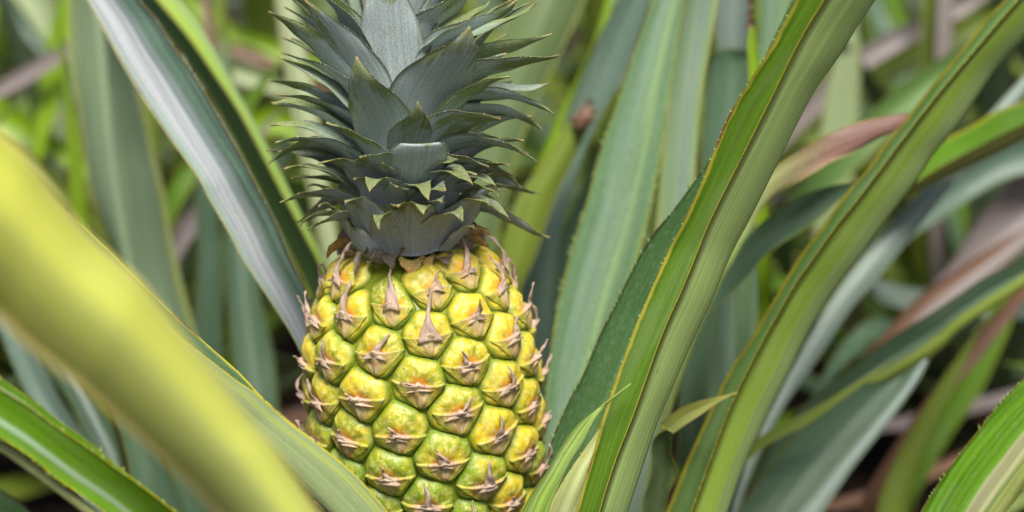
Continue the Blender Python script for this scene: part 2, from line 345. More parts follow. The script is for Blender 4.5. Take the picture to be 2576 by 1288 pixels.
s_of = lambda h: np.interp(h, pf[:, 0], ps)
KPX = k_at(.715)                              # metres per photograph pixel on the near face of the fruit
a_th = R_(19.43); b_th = -(2*math.pi-14*a_th)/10; a_s, b_s = -80*KPX/.965, -112*KPX/.965
S_REF, TH_REF = s_of(.0878), R_(-.6)
cent = {}
for i in range(-40, 41):
    for j in range(-40, 41):
        th = TH_REF+i*a_th+j*b_th; s = S_REF+i*a_s+j*b_s
        if not (s_of(-.024) < s < s_of(.1285)): continue
        thw = (th+math.pi) % (2*math.pi)-math.pi
        key = (round(thw*40), round(s*3000))
        if any((key[0]+q, key[1]+w_) in cent for q in (-1, 0, 1) for w_ in (-1, 0, 1)): continue
        cent[key] = (thw, s)
cent = [(th+RNG.normal(0, R_(.9)), s+RNG.normal(0, .0006)) for th, s in cent.values()]
def cell(ci):
    th0, s0 = cent[ci]; r0 = np.interp(s0, ps, pf[:, 1]); H = .030
    poly = [(-H, -H), (H, -H), (H, H), (-H, H)]
    for cj, (th, s) in enumerate(cent):
        if cj == ci: continue
        dth = (th-th0+math.pi) % (2*math.pi)-math.pi; x, y = dth*r0, s-s0
        if x*x+y*y > .055**2: continue
        d2 = (x*x+y*y)/2; new = []
        for q in range(len(poly)):
            A, B = poly[q], poly[(q+1) % len(poly)]; fa = A[0]*x+A[1]*y-d2; fb = B[0]*x+B[1]*y-d2
            if fa <= 0: new.append(A)
            if fa*fb < 0: tq = fa/(fa-fb); new.append((A[0]+(B[0]-A[0])*tq, A[1]+(B[1]-A[1])*tq))
        poly = new
        if not poly: break
    ymax = max(q[1] for q in poly); ymax = min(ymax, .0150)
    return [(x, min(max(y, -.0150), ymax)) for x, y in poly], r0
def boundary(poly, ang):
    out = np.zeros(len(ang)); dx, dy = np.cos(ang), np.sin(ang)
    out[:] = 9
    for q in range(len(poly)):
        A, B = np.array(poly[q]), np.array(poly[(q+1) % len(poly)]); e = B-A; nx, ny = e[1], -e[0]; c = nx*A[0]+ny*A[1]
        den = nx*dx+ny*dy; tq = np.where(den > 1e-12, c/np.where(den > 1e-12, den, 1), 9); out = np.where(tq > 0, np.minimum(out, tq), out)
    return np.minimum(out, .0145)
NA, NR = 48, 14
ang = np.linspace(0, 2*math.pi, NA, endpoint=False)
def eye_meshes(ci):
    th0, s0 = cent[ci]; poly, r0 = cell(ci); rb = boundary(poly, ang)
    for _ in range(2): rb = .25*np.roll(rb, 1)+.5*rb+.25*np.roll(rb, -1)
    rb = rb*.995; rr = np.random.default_rng(ci+11); seed = rr.random()
    hx = .5*(rb[0]+rb[NA//2]); hy_u, hy_d = rb[NA//4], rb[3*NA//4]; sz = .5*(hx+.5*(hy_u+hy_d))
    H = .0031*min(1, sz/.0095)*rr.uniform(.9, 1.12); yr = -.16*hy_d+rr.normal(0, .0004)      # ridge height
    bnd = lambda x, y: np.interp(np.arctan2(y, x) % (2*math.pi), np.r_[ang, 2*math.pi], np.r_[rb, rb[:1]])
    ph = rr.uniform(0, 6, 3); asy = rr.normal(0, .05), rr.normal(-.10, .12)
    def zf(x, y):
        q = np.clip(np.hypot(x, y)/bnd(x, y), 0, 1.25)
        z = H*(1-np.clip(q, 0, 1)**5.5)**.75-.0015
        up = 1/(1+np.exp(-(y-yr)/.0009))
        z = z+up*.0013*np.exp(-((x/(.62*hx))**2+((y-.40*hy_u)/(.42*hy_u))**2))
        z = z-(1-up)*.0010*(1-q**2)+.00040*np.sin(x*520+ph[0])*np.sin(y*470+ph[1])+.00022*np.sin(x*1150+ph[1])*np.sin(y*930+ph[2])+asy[0]*x+asy[1]*x*x*60*up
        z = z-.0003*np.exp(-((y-yr-.0012)/.0009)**2)*(1-np.clip(q, 0, 1)**4)
        return z-.0012*np.clip(q-1, 0, 1)*5
    def put(x, y, z):
        s = np.clip(s0+y, 0, ps[-1]-1e-6); r = np.interp(s, ps, pf[:, 1])
        p, n, _ = srf(th0+x/np.maximum(r, .5*r0), s); return p+n*z[..., None]
    R = (np.linspace(0, 1, NR+1)[1:]**.85)[:, None]
    x = np.r_[0, (R*rb*np.cos(ang)).ravel()]; y = np.r_[0, (R*rb*np.sin(ang)).ravel()]
    rho = np.r_[0, np.repeat(R[:, 0], NA)]; z = zf(x, y)
    f = [(0, 1+k, 1+(k+1) % NA) for k in range(NA)]
    for i in range(NR-1):
        for k in range(NA):
            a = 1+i*NA+k; b = 1+i*NA+(k+1) % NA; f.append((a, a+NA, b+NA, b))
    # skirt into the groove
    base = 1+(NR-1)*NA; xs = x[base:]*1.01; ys = y[base:]*1.01
    x = np.r_[x, xs]; y = np.r_[y, ys]; z = np.r_[z, np.full(NA, -.0045)]; rho = np.r_[rho, np.ones(NA)]
    for k in range(NA): f.append((base+k, base+NA+k, base+NA+(k+1) % NA, base+(k+1) % NA))
    hfrac = (s0-s_of(0))/(s_of(.125)-s_of(0))
    ripe = .22+.34*np.clip(hfrac, 0, 1)+.20*max(0, math.sin(th0))+rr.normal(0, .11)
    eye = (put(x, y, z), f, dict(rho=rho, lx=x/.011, ly=(y-yr)/.011, ripe=ripe, seed=seed))
    # bract: plate under the ridge, moustache arms, dry tip over the dome
    V, F, BU, BV = [], [], [], []
    nu, nv = 20, 11; u = np.linspace(-1, 1, nu+1)
    arm_y = rr.uniform(-.0006, .0022); tilt = rr.normal(0, .0007)
    arm_l, arm_r = rr.uniform(.86, 1.04), rr.uniform(.86, 1.04)
    for k in range(nv):
        v = k/(nv-1); wv = hx*(.07+.89*v**.80); xx = np.where(u < 0, u*wv*(1 if v < .8 else arm_l), u*wv*(1 if v < .8 else arm_r))
        yrr = yr+arm_y*np.abs(u)**2.0-.0003+.0016*np.exp(-np.abs(u)/.16)+tilt*u
        yb = -.93*hy_d+.0*u; yy = yb+(yrr-yb)*v
        mid = np.exp(-(u/.20)**2)
        zz = zf(np.clip(xx, -hx, hx), np.maximum(yy, -hy_d))+.0003+v**3*.0011*(1-.45*np.abs(u))+mid*(.0006+.0018*v)+.00028*np.sin(u*13+ph[0])*(1-np.abs(u))
        zz = zz+.00022*np.sin(u*17+ph[1])*v
        V.append(np.stack([xx, yy, zz], 1)); BU.append(u); BV.append(np.full(nu+1, v))
    lip = V[-1].copy(); lip[:, 1] += .0004; lip[:, 2] = lip[:, 2]+.0003; V.append(lip); BU.append(u); BV.append(np.full(nu+1, 1.02))
    lip = V[-1].copy(); lip[:, 1] += .0005; lip[:, 2] = zf(lip[:, 0], lip[:, 1])-.0006; V.append(lip); BU.append(u); BV.append(np.full(nu+1, 1.0))
    nrows = len(V); F += grid_faces(nrows, nu+1)
    off = nrows*(nu+1)
    side = abs(math.sin(th0)); Lt = rr.uniform(.50, 1.12)*.0105*min(1.1, sz/.0095); lift = rr.uniform(.0, .0016)+side*rr.uniform(.0005, .0055)
    if hfrac > .8: Lt *= 1.5; lift += rr.uniform(.001, .004)
    drift = rr.normal(0, .0034); Lt *= rr.choice((.45, .8, 1, 1, 1.15)); nt_, mu = 16, 6; uu = np.linspace(-1, 1, mu+1); tw = rr.normal(0, .5)
    for k in range(nt_):
        q = k/(nt_-1); yy = yr-.0012+q*(Lt+.0012)-.0010*np.abs(uu)*(1-q)**3; cx = drift*q**1.6+.0006*math.sin(q*5+ph[2])
        wv = hx*(.32*(1-q)**4.5+.13*(1-q)**.8)*(1+.18*math.sin(q*9+ph[1]))+.0001
        xx = cx+uu*wv; mz = zf(np.full(mu+1, cx), np.clip(yy, -hy_d, hy_u))
        xx = xx+.00035*np.sin(uu*5+q*11+ph[0])*(1-q)
        zz = np.maximum(mz, 0)+.0004*np.sin(q*13+uu*3+ph[2])+.0021-.0012*min(1, q*1.6)+lift*q**1.5+.0012*(1-np.abs(uu))*(1-q)-.0004*np.abs(uu)*math.cos(tw)+uu*wv*math.sin(tw*q)*.7
        V.append(np.stack([xx, yy, zz], 1)); BU.append(uu*.5); BV.append(np.full(mu+1, 1.0+q))
    F += grid_faces(nt_, mu+1, off)
    Vv = np.vstack(V); pos = put(Vv[:, 0], Vv[:, 1], Vv[:, 2])
    br = (pos, F, dict(bu=np.concatenate(BU), bv=np.concatenate(BV), seed=seed))
    return eye, br
back_br = MB(); order = sorted(range(len(cent)), key=lambda c: abs(cent[c][0])); made = 0
for c in order:
    eye, br = eye_meshes(c)
    if abs(cent[c][0]) < R_(118) and made < 98:
        m1 = MB(); m1.add(eye[0], eye[1], **eye[2]); eo = m1.build('eye', M_EYE, pine)
        m2 = MB(); m2.add(br[0], br[1], **br[2]); bo = m2.build('bract', M_BRACT, eo)
        md = bo.modifiers.new('thickness', 'SOLIDIFY'); md.thickness = .00035; md.offset = 0
        made += 1
    else:
        RIND.add(eye[0], eye[1], **eye[2]); back_br.add(br[0], br[1], **br[2])
RIND.build('rind', M_EYE, pine)
if back_br.n: tag(back_br.build('bract', M_BRACT, pine), kind='stuff')
print('eyes', len(cent), made)

# crown
def mk_crown(name, out, inn, tipc, mar, dryness=0.0):
    t = NT(name); u, v, sd_, q, lw = t.attr('lu'), t.attr('lv'), t.attr('ls'), t.attr('lq'), t.attr('lw'); x = t.mul(u, lw); r = t.mul(t.rnd(), 30.)
    s1 = t.noise(t.vec(t.mul(x, 1300.), t.mul(v, 14.), r), 1.0, 2.); s2 = t.noise(t.vec(t.mul(x, 3000.), t.mul(v, 1600.), r), 1.0, 2., .7)
    s3 = t.noise(t.vec(t.mul(x, 160.), t.mul(v, 45.), r), 1.0, 4., .6)
    col = t.mix(sd_, out, inn)
    g = t.smooth(t.add(t.add(t.mul(q, .75), t.mul(t.add(s3, -.5), 1.5)), t.mul(t.add(t.rnd(), -.5), .35)), .38, .60)
    col = t.mix(t.mul(g, .85), col, tipc)
    col = t.mix(t.mul(t.smooth(s2, .48, .66), .50), col, (.58, .62, .62)); col = t.mix(t.mul(t.smooth(s2, .50, .34), .45), col, (.07, .085, .06))
    br = t.add(1.0, t.mul(t.add(s1, -.5), .8)); col = t.mix(1.0, col, t.vec(br, br, br), 'MULTIPLY')
    au = t.math('ABSOLUTE', u); col = t.mix(t.mul(t.smooth(t.add(au, t.mul(t.add(s3, -.5), .12)), .90, .985), .6), col, mar)
    col = t.mix(t.mul(t.smooth(q, .90, 1.0), .8), col, (.40, .30, .13))
    return t.finish(col, .60, .22, .20, bump=t.add(s1, t.mul(s2, .4)), bstr=.3, bdist=.0006)
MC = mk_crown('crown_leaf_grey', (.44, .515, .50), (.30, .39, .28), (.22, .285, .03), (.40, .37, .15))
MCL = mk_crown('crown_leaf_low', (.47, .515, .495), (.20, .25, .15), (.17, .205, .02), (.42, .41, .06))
MCD = mk_crown('crown_leaf_dry', (.26, .19, .15), (.30, .22, .13), (.30, .20, .13), (.34, .24, .12))
MCO = mk_crown('collar_scale_orange', (.56, .33, .06), (.60, .40, .06), (.58, .28, .05), (.40, .24, .10))
mb = MB(); hs = np.linspace(HT-.004, HT+.125, 30); rs = np.interp(hs, [HT-.004, HT+.01, HT+.06, HT+.125], [.019, .016, .010, .002]); tt = np.linspace(0, 2*math.pi, 33)
Pst = O0+hs[:, None, None]*EY+rs[:, None, None]*(np.sin(tt)[None, :, None]*EX+np.cos(tt)[None, :, None]*EZ)
mb.add(Pst.reshape(-1, 3), grid_faces(30, 33), lw=.01); crown = mb.build('crown', MCL, pine)
ncl = 0
def crown_leaf(tip3, h0, width, e0, e1, mat=MC, cut=False, chan=.28, n=36, thick=.0008, twist=0.0, pinch=1.0, roll=.6, r0=None, bend=(.42, .30)):
    global ncl
    dlt = tip3-O0; ht = np.dot(dlt, EY); x, z = np.dot(dlt, EX), np.dot(dlt, EZ); phi = math.atan2(x, z); rt = math.hypot(x, z)
    if r0 is None: r0 = np.interp(h0, [HT-.004, HT+.01, HT+.06, HT+.125], [.022, .018, .010, .002])
    Rr = math.sin(phi)*EX+math.cos(phi)*EZ
    p0 = np.array([r0, h0]); p3 = np.array([rt, ht]); L = np.linalg.norm(p3-p0)
    p1 = p0+L*bend[0]*np.array([math.cos(e0), math.sin(e0)]); p2 = p3-L*bend[1]*np.array([math.cos(e1), math.sin(e1)])
    s = np.linspace(0, 1, n)[:, None]; q = (1-s)**3*p0+3*s*(1-s)**2*p1+3*s*s*(1-s)*p2+s**3*p3
    m = O0+q[:, :1]*Rr+q[:, 1:]*EY; T = nrm(np.gradient(q, axis=0)); S = nrm(np.cross(EY, Rr))
    N = (-T[:, 1:])*Rr+T[:, :1]*EY                     # inner (upper) face
    sv = s[:, 0]; wv = width/2*((.80+.20*np.sin(np.minimum(sv/.35, 1)*math.pi/2))*np.clip(1-np.clip((sv-.12)/.88, 0, 1)**(1.75*pinch), .012, 1))
    if cut: wv = width/2*(.85+.15*sv)*np.clip(1-.35*np.clip((sv-.9)/.1, 0, 1)**2, 0, 1)
    rho0 = -math.sin(phi)*roll; tw = twist*sv+rho0; S2 = S[None]*np.cos(tw)[:, None]+N*np.sin(tw)[:, None]; N2 = N*np.cos(tw)[:, None]-S[None]*np.sin(tw)[:, None]
    ch = chan*(1-.45*sv)
    a = m+S2*wv[:, None]+N2*(ch*wv)[:, None]; b = m-S2*wv[:, None]+N2*(ch*wv)[:, None]
    if cut:
        rr = np.random.default_rng(3)
    mb = MB(); loft(mb, a, m, b, thick, 14, .12, teeth=.0040, tooth=.0005, wave=.0004, seed=ncl+100)
    qa = np.repeat(sv, 15); tot = mb.n; lq = np.zeros(tot); lq[:len(qa)] = qa; lq[len(qa):2*len(qa)] = qa; lq[2*len(qa):] = .6
    if cut: lq *= .6
    mb.a['lq'] = [lq]; mb_v = np.vstack(mb.v)
    o = mb.build('crown_leaf', mat, crown); ncl += 1; return o
AXD = lambda py: D_TOP+(py-590)*(D_BOT-D_TOP)/740.
def hpy(py): return HT*(1330-py)/740.
CL = [  # tip x, tip y, mm toward the camera, base y, width px, angles
 (962,-110,14,250,134,88,86), (1180,66,32,345,150,72,75), (898,142,38,390,118,78,92), (1051,255,44,405,96,76,84),
 (1195,-45,-4,210,135,80,68), (1240,-8,0,205,72,72,60), (1302,-2,2,235,74,66,52), (1352,2,10,250,64,60,46), (1389,85,6,285,52,56,22),
 (1406,138,20,335,84,58,14), (1386,208,-8,330,46,48,18), (1396,288,10,345,52,56,-38), (1259,298,42,425,100,62,2), (1366,330,-4,375,54,52,-52),
 (1356,411,25,440,88,60,-36), (1330,385,6,415,66,58,-20), (1306,470,8,470,52,60,-62), (1189,464,50,500,112,72,-28), (1251,477,30,505,66,68,-60),
 (1259,495,34,530,66,58,-38), (1281,555,24,540,70,52,-68), (1079,505,58,528,96,72,-40),
 (930,485,48,512,118,70,-62), (800,415,38,500,106,64,-10), (714,425,14,510,66,52,-16), (756,580,22,560,62,50,-88), (819,310,32,435,106,64,22),
 (681,317,12,430,62,54,-4), (676,411,-2,425,46,50,-38), (678,259,-6,380,48,52,-2), (696,240,6,372,50,54,8), (703,142,16,362,74,64,34), (676,28,16,322,70,66,36),
 (767,0,22,300,92,74,58), (800,-45,6,225,84,76,62), (855,-95,-8,205,90,80,70), (905,-160,-16,190,100,84,78), (736,140,-14,300,46,58,34),
 (1080,-170,-4,190,120,86,84), (1010,-60,-20,230,130,86,86), (1120,-110,-16,220,110,82,74), (1330,150,-22,300,44,56,30), (1300,240,-25,360,44,50,10), (780,230,-30,350,44,54,20), (790,330,-30,420,44,46,-20),
 (1230,420,30,470,84,62,-20), (905,395,46,470,100,72,20)]
for (tx, ty, q, by, wpx, e0, e1) in CL:
    d = AXD(ty)-q*.001; low = by > 495
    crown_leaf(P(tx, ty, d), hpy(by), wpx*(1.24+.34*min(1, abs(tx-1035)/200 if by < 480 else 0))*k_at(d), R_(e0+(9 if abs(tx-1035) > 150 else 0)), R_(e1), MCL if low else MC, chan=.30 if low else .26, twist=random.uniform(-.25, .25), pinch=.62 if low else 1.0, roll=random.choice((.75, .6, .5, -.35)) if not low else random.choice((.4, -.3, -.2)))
d = AXD(362)-.041
crown_leaf(P(1058, 362, d), hpy(495), 150*k_at(d), R_(52), R_(66), MC, cut=True, chan=.26)['label'] = 'crown leaf with its tip broken off'
for kk in range(28):                          # slim leaves filling the sides
    f = (kk+.5)/28; sg = 1 if kk % 2 else -1; ph = sg*R_(58+67*((kk*.618) % 1)); h0 = HT+.004+.062*f; el = R_(16+54*f+random.uniform(-6, 6)); Lc = (.038+.026*min(1, f*1.4))*random.uniform(.9, 1.12)
    r = .012+Lc*math.cos(el); h = h0+Lc*math.sin(el)-.006*(1-f)
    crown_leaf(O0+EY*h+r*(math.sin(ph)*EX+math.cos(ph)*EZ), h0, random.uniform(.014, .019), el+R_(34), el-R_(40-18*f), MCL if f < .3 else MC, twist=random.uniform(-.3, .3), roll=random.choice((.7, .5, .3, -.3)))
for kk in range(34):                          # the far side of the crown
    f = kk/34; ph = R_(100+160*((kk*.618) % 1)); h0 = HT+.004+.09*f; el = R_(25+60*f); Lc = .055+.05*f
    r = .012+Lc*math.cos(el); h = h0+Lc*math.sin(el)*(.3 if f < .25 else 1)-(.02 if f < .2 else 0)
    crown_leaf(O0+EY*h+r*(math.sin(ph)*EX+math.cos(ph)*EZ), h0, .013, el+R_(15), el-R_(40-20*f), MC)
BOWL = [(952,578,60,602,150,74,-66), (1166,560,52,602,150,68,-58), (1066,540,62,606,150,72,-30), (1000,520,58,594,130,78,5), (1115,512,56,592,130,74,-10), (868,512,44,596,150,62,-22), (1232,520,38,598,140,58,-45), (800,520,18,592,120,52,-40), (1262,480,14,580,95,54,-40),
 (880,584,30,606,84,42,-70), (1195,578,30,604,84,42,-70),
 (1000,470,50,545,135,76,10), (1120,478,50,545,135,74,-5), (890,450,40,535,120,66,0), (1200,440,36,530,115,62,-18), (775,470,6,555,90,50,-30), (1290,440,-6,520,70,52,-40), (960,410,44,490,115,76,30), (1150,400,42,480,115,70,20)]
for (tx, ty, q, by, wpx, e0, e1) in BOWL:                # broad leaves packed round the neck
    d = AXD(ty)-q*.001
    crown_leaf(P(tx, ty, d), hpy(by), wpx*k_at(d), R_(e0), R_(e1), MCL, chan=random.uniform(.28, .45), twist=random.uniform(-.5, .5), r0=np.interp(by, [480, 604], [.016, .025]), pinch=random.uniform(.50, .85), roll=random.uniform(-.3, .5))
for kk in range(26):                          # dry frill at the collar
    ph = R_(-150+kk*300/25+random.uniform(-7, 7)); h0 = HT-.004+random.uniform(-.002, .003); r = .0325+random.uniform(-.004, .004); h = HT-.006+random.uniform(-.006, .006)
    o = crown_leaf(O0+EY*h+r*(math.sin(ph)*EX+math.cos(ph)*EZ), h0, random.uniform(.006, .012), R_(30), R_(-75), random.choice((MCD, MCD, MCO)), chan=.5, twist=random.uniform(-.9, .9), r0=.026, n=24)
    o.name = 'dry_leaf'

# ------------------------------------------------------------------ the plants, leaf by leaf
def plant(x, y, label, group=None): return empty('pineapple_plant', (x, y, 0), label, 'plant', group)
main = plant(O0[0], O0[1], 'pineapple plant bearing the ripe fruit, with silver, grey-green and deep green toothed leaves around it')
mbase = lambda dx, dy: (O0[0]+dx, O0[1]+dy, 0)
# stalk under the fruit
mb = MB(); hs = np.linspace(0, 1, 16); fb = O0-EY*.03; tt = np.linspace(0, 2*math.pi, 17)
cc = np.array([O0[0], O0[1], 0])*(1-hs[:, None])+fb*hs[:, None]
rr_ = .016+.004*hs; mb.add((cc[:, None]+rr_[:, None, None]*np.stack([np.cos(tt), np.sin(tt), 0*tt], 1)[None]).reshape(-1, 3), grid_faces(16, 17), lu=.2, lw=.01, ls=1)
mb.build('stalk', ML['olive'], main)

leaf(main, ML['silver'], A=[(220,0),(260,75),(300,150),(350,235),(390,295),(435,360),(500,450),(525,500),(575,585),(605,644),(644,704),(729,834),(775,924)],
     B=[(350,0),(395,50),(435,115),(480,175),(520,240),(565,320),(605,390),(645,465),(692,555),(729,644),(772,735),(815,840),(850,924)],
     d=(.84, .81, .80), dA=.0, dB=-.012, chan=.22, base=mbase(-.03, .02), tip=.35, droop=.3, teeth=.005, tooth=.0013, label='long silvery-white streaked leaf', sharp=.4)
leaf(main, ML['green2'], A=[(340,0),(420,90),(520,230),(600,380),(680,540),(740,660),(790,760)], B=[(395,0),(470,90),(540,190),(590,265),(630,335),(700,470),(790,640)], M=[(448,0),(510,80),(560,165),(600,240),(645,320),(720,465),(805,640)],
     d=(.97, .93, .90), dA=.02, dM=.0, dB=-.02, base=mbase(-.02, .06), tip=.3, droop=.3, sharp=.5)
leaf(main, ML['gray'], A=[(300,655),(345,700),(400,755),(480,830),(560,900),(610,945),(660,1000),(720,1050),(800,1120),(900,1230)],
     B=[(420,815),(495,879),(600,960),(644,989),(719,1054),(809,1124),(884,1184),(954,1259),(985,1300)],
     M=[(330,800),(420,890),(520,990),(600,1070),(680,1140),(760,1220),(840,1300)], d=(.64, .665, .68), dA=.036, dM=-.014, dB=.0, base=mbase(-.02, -.05), tip=.3, droop=.4, teeth=.0035, tooth=.0018, sharp=.3,
     label='grey-green leaf with serrated yellow edge across the lower left of the fruit')
leaf(main, ML['green'], A=[(2002,0),(1932,130),(1878,215),(1828,300),(1788,400),(1758,475),(1713,570),(1675,644),(1638,729),(1603,809),(1568,904),(1538,984),(1508,1084),(1483,1169),(1458,1259),(1450,1288)],
     B=[(2072,0),(2012,100),(1932,262),(1863,400),(1788,550),(1750,644),(1713,734),(1683,799),(1653,874),(1618,974),(1583,1069),(1553,1144),(1528,1219),(1508,1288)],
     M=[(2197,0),(2157,60),(2107,140),(2057,210),(2017,280),(1960,395),(1888,540),(1833,644),(1788,754),(1738,859),(1693,964),(1658,1044),(1633,1114),(1608,1189),(1575,1288)],
     d=(.66, .69, .70), dA=.018, dM=.012, dB=-.012, base=mbase(.03, -.02), tip=.3, droop=.3, teeth=.004, tooth=.0011, both=False, sharp=.55, label='long folded leaf, deep green inside and pale behind, right of the fruit')
leaf(main, ML['hairy'], A=[(1850,300),(1805,375),(1758,440),(1700,520),(1650,580),(1608,644),(1558,744),(1503,854),(1468,939),(1433,1004),(1393,1094),(1360,1200),(1325,1288)],
     B=[(1880,320),(1850,420),(1810,520),(1760,620),(1720,700),(1680,800),(1640,900),(1600,1000),(1560,1090),(1530,1190),(1500,1288)], d=(.75, .76, .76), chan=.15, base=mbase(.01, .01), tip=.1, teeth=.005, tooth=.0024)
leaf(main, ML['curl'], A=[(1540,1000),(1523,1012),(1453,1069),(1413,1124),(1378,1184),(1338,1239),(1312,1290)], B=[(1541,1004),(1523,1018),(1493,1059),(1468,1109),(1438,1154),(1413,1204),(1388,1264),(1380,1292)],
     d=(.70, .69), chan=.3, base=mbase(.02, -.05), tip=.01, sharp=.6, label='bright fresh leaf curling to a thin point beside the fruit')
leaf(main, ML['under'], A=[(1490,1105),(1440,1175),(1400,1240),(1370,1300)], B=[(1530,1120),(1500,1180),(1480,1240),(1460,1300)], d=(.74, .73), chan=-.2, base=mbase(.04, -.02), tip=.02, teeth=.006, tooth=.002)
leaf(main, ML['teal'], A=[(1643,0),(1598,125),(1558,240),(1528,325),(1498,415),(1478,500),(1453,575),(1433,644),(1408,744),(1388,859),(1378,944),(1373,1040)],
     B=[(1722,0),(1703,120),(1683,250),(1665,380),(1645,490),(1618,600),(1595,680),(1560,780),(1530,880),(1500,980),(1480,1060)], d=(.90, .88, .86), chan=.16, base=mbase(.02, .05), tip=.3, droop=.3, teeth=.006, tooth=.0018, label='broad upright teal-green leaf with toothed pale left edge')
leaf(main, ML['teal2'], A=[(1708,0),(1690,150),(1672,300),(1660,450),(1650,560),(1640,644),(1620,760)], B=[(1808,0),(1780,150),(1764,250),(1757,350),(1750,430),(1745,500),(1735,600),(1720,760)], d=(.95, .93), chan=.2, base=mbase(.04, .06), tip=.3, droop=.3)

fl = plant(-.20, .36, 'pineapple plant at lower left front, broad blurred yellow leaf above a bright green one')
leaf(fl, ML['yellow'], A=[(-140,210),(0,330),(60,385),(130,478),(220,590),(300,660),(345,700),(400,765),(465,848),(530,932),(590,1008),(645,1078),(692,1130),(800,1288)],
     B=[(-160,700),(0,804),(50,854),(125,914),(210,979),(300,1059),(400,1149),(475,1219),(540,1288)], d=(.44, .45, .47), chan=-.40, mfrac=.40, base=(-.03, .38, 0), tip=.2, droop=.5, sharp=.1, label='broad arching yellow-green leaf, far out of focus', thick=.0022)
leaf(fl, ML['bright'], A=[(-120,890),(0,978),(75,1024),(150,1079),(225,1129),(300,1184),(350,1219),(445,1292)], B=[(-100,1040),(0,1101),(75,1149),(150,1209),(225,1259),(268,1292)], d=(.60, .62), dA=-.004, dB=-.004, chan=.20, base=(-.14, .50, 0), tip=.3, droop=.4, sharp=.1, teeth=.005, label='bright green channelled leaf with silver middle and yellow edges')
leaf(fl, ML['bright'], A=[(-120,880),(0,951),(75,999),(150,1059),(215,1104),(280,1159),(350,1214),(470,1305)], B=[(-120,920),(0,985),(75,1034),(150,1089),(225,1139),(300,1194),(350,1229),(440,1300)], d=(.612, .632), chan=.1, base=(-.13, .51, 0), tip=.25, droop=.4, teeth=.0045, tooth=.0017)
leaf(fl, ML['under'], A=[(-100,1055),(0,1110),(75,1158),(150,1218),(225,1268),(258,1296)], B=[(-100,1080),(0,1136),(75,1190),(150,1245),(210,1292),(230,1306)], d=(.605, .62), chan=-.25, base=(-.15, .50, 0), tip=.25, droop=.4)
leaf(fl, ML['hairy'], A=[(-60,1190),(0,1228),(40,1255),(80,1292)], B=[(-60,1290),(0,1330),(30,1350),(50,1370)], d=(.58, .6), chan=.15, base=(-.18, .5, 0), tip=.2, droop=.4)

rp = plant(.16, .80, 'pineapple plant right of the fruit, long light-green leaves slanting up to the right')
rb = lambda dx, dy: (.16+dx, .80+dy, 0)
leaf(rp, ML['green2'], A=[(2527,0),(2477,50),(2432,110),(2382,170),(2332,230),(2282,295),(2232,355),(2182,425),(2132,480),(2082,550),(2012,644),(1972,709),(1932,779),(1878,869),(1828,944),(1788,1029),(1758,1094),(1723,1169),(1688,1259),(1675,1288)],
     B=[(2560,0),(2507,60),(2452,125),(2397,190),(2352,245),(2312,296),(2257,368),(2202,442),(2152,508),(2102,570),(2047,648),(1997,718),(1957,790),(1932,832),(1898,897),(1863,967),(1828,1044),(1798,1124),(1773,1194),(1738,1288)],
     M=[(2655,0),(2576,90),(2507,165),(2457,240),(2407,315),(2347,385),(2302,455),(2252,520),(2207,580),(2157,650),(2082,750),(2020,855),(1982,934),(1932,1030),(1898,1104),(1863,1184),(1828,1288)],
     d=(.82, .80, .79), dA=.015, dM=.015, dB=-.012, base=rb(-.05, -.04), tip=.3, droop=.3, teeth=.0045, tooth=.0010, sharp=.45, label='long light-green folded leaf with double yellow edge')
leaf(rp, ML['blue'], A=[(2390,400),(2330,470),(2260,540),(2190,620),(2100,740),(2040,840),(1980,950),(1930,1050)], B=[(2445,405),(2382,482),(2332,545),(2252,648),(2197,715),(2142,775),(2082,865),(2032,940),(1982,1010),(1942,1080)], d=(.99, .95), chan=-.2, base=rb(0, .02), tip=.12)
leaf(rp, ML['bright'], A=[(2660,215),(2576,255),(2507,280),(2432,325),(2357,360),(2300,400),(2230,460),(2150,540)], B=[(2660,270),(2576,312),(2507,344),(2432,384),(2357,424),(2312,452),(2250,490),(2170,560)], M=[(2660,310),(2576,348),(2507,384),(2432,420),(2357,455),(2282,492),(2240,512),(2160,575)],
     d=(.93, .95, .97), dA=.015, dB=-.015, dM=.0, base=rb(.04, .05), tip=.25, droop=.4, sharp=.4)
leaf(rp, ML['curldry'], A=[(2290,284),(2250,287),(2182,300),(2130,316),(2087,335),(2022,370),(1962,410),(1905,470),(1860,560),(1800,680)], B=[(2285,312),(2240,336),(2200,356),(2150,384),(2095,404),(2057,427),(1982,472),(1932,512),(1880,580),(1820,700)],
     d=(.85, .86), chan=-.05, sharp=.9, mfrac=.62, base=rb(-.05, .03), tip=.02, wave=.0016, label='olive leaf with a shrivelled pink end')
leaf(rp, ML['dark'], A=[(2150,455),(2080,472),(2000,500),(1932,545),(1880,600),(1830,660),(1770,740)], B=[(2115,505),(2082,532),(2022,574),(1932,640),(1870,700),(1820,755),(1778,794),(1740,840)], d=(.87, .90), chan=.15, base=rb(-.08, .05), tip=.03, wave=.001)
leaf(rp, ML['dark'], A=[(2620,625),(2576,649),(2482,694),(2407,744),(2332,794),(2257,839),(2182,894),(2107,950)], B=[(2620,690),(2576,719),(2482,778),(2407,830),(2367,868),(2307,908),(2232,950),(2172,985)], d=(.95, .96), chan=.3, base=rb(.03, .06), tip=.25, droop=.4, sharp=.7)
leaf(rp, ML['olive'], A=[(2576,690),(2482,750),(2407,800),(2367,835),(2307,878),(2232,928),(2172,965)], B=[(2576,722),(2482,782),(2407,834),(2367,874),(2307,912),(2232,952),(2172,982)], d=(.945, .955), chan=-.2, base=rb(.02, .05), tip=.1)
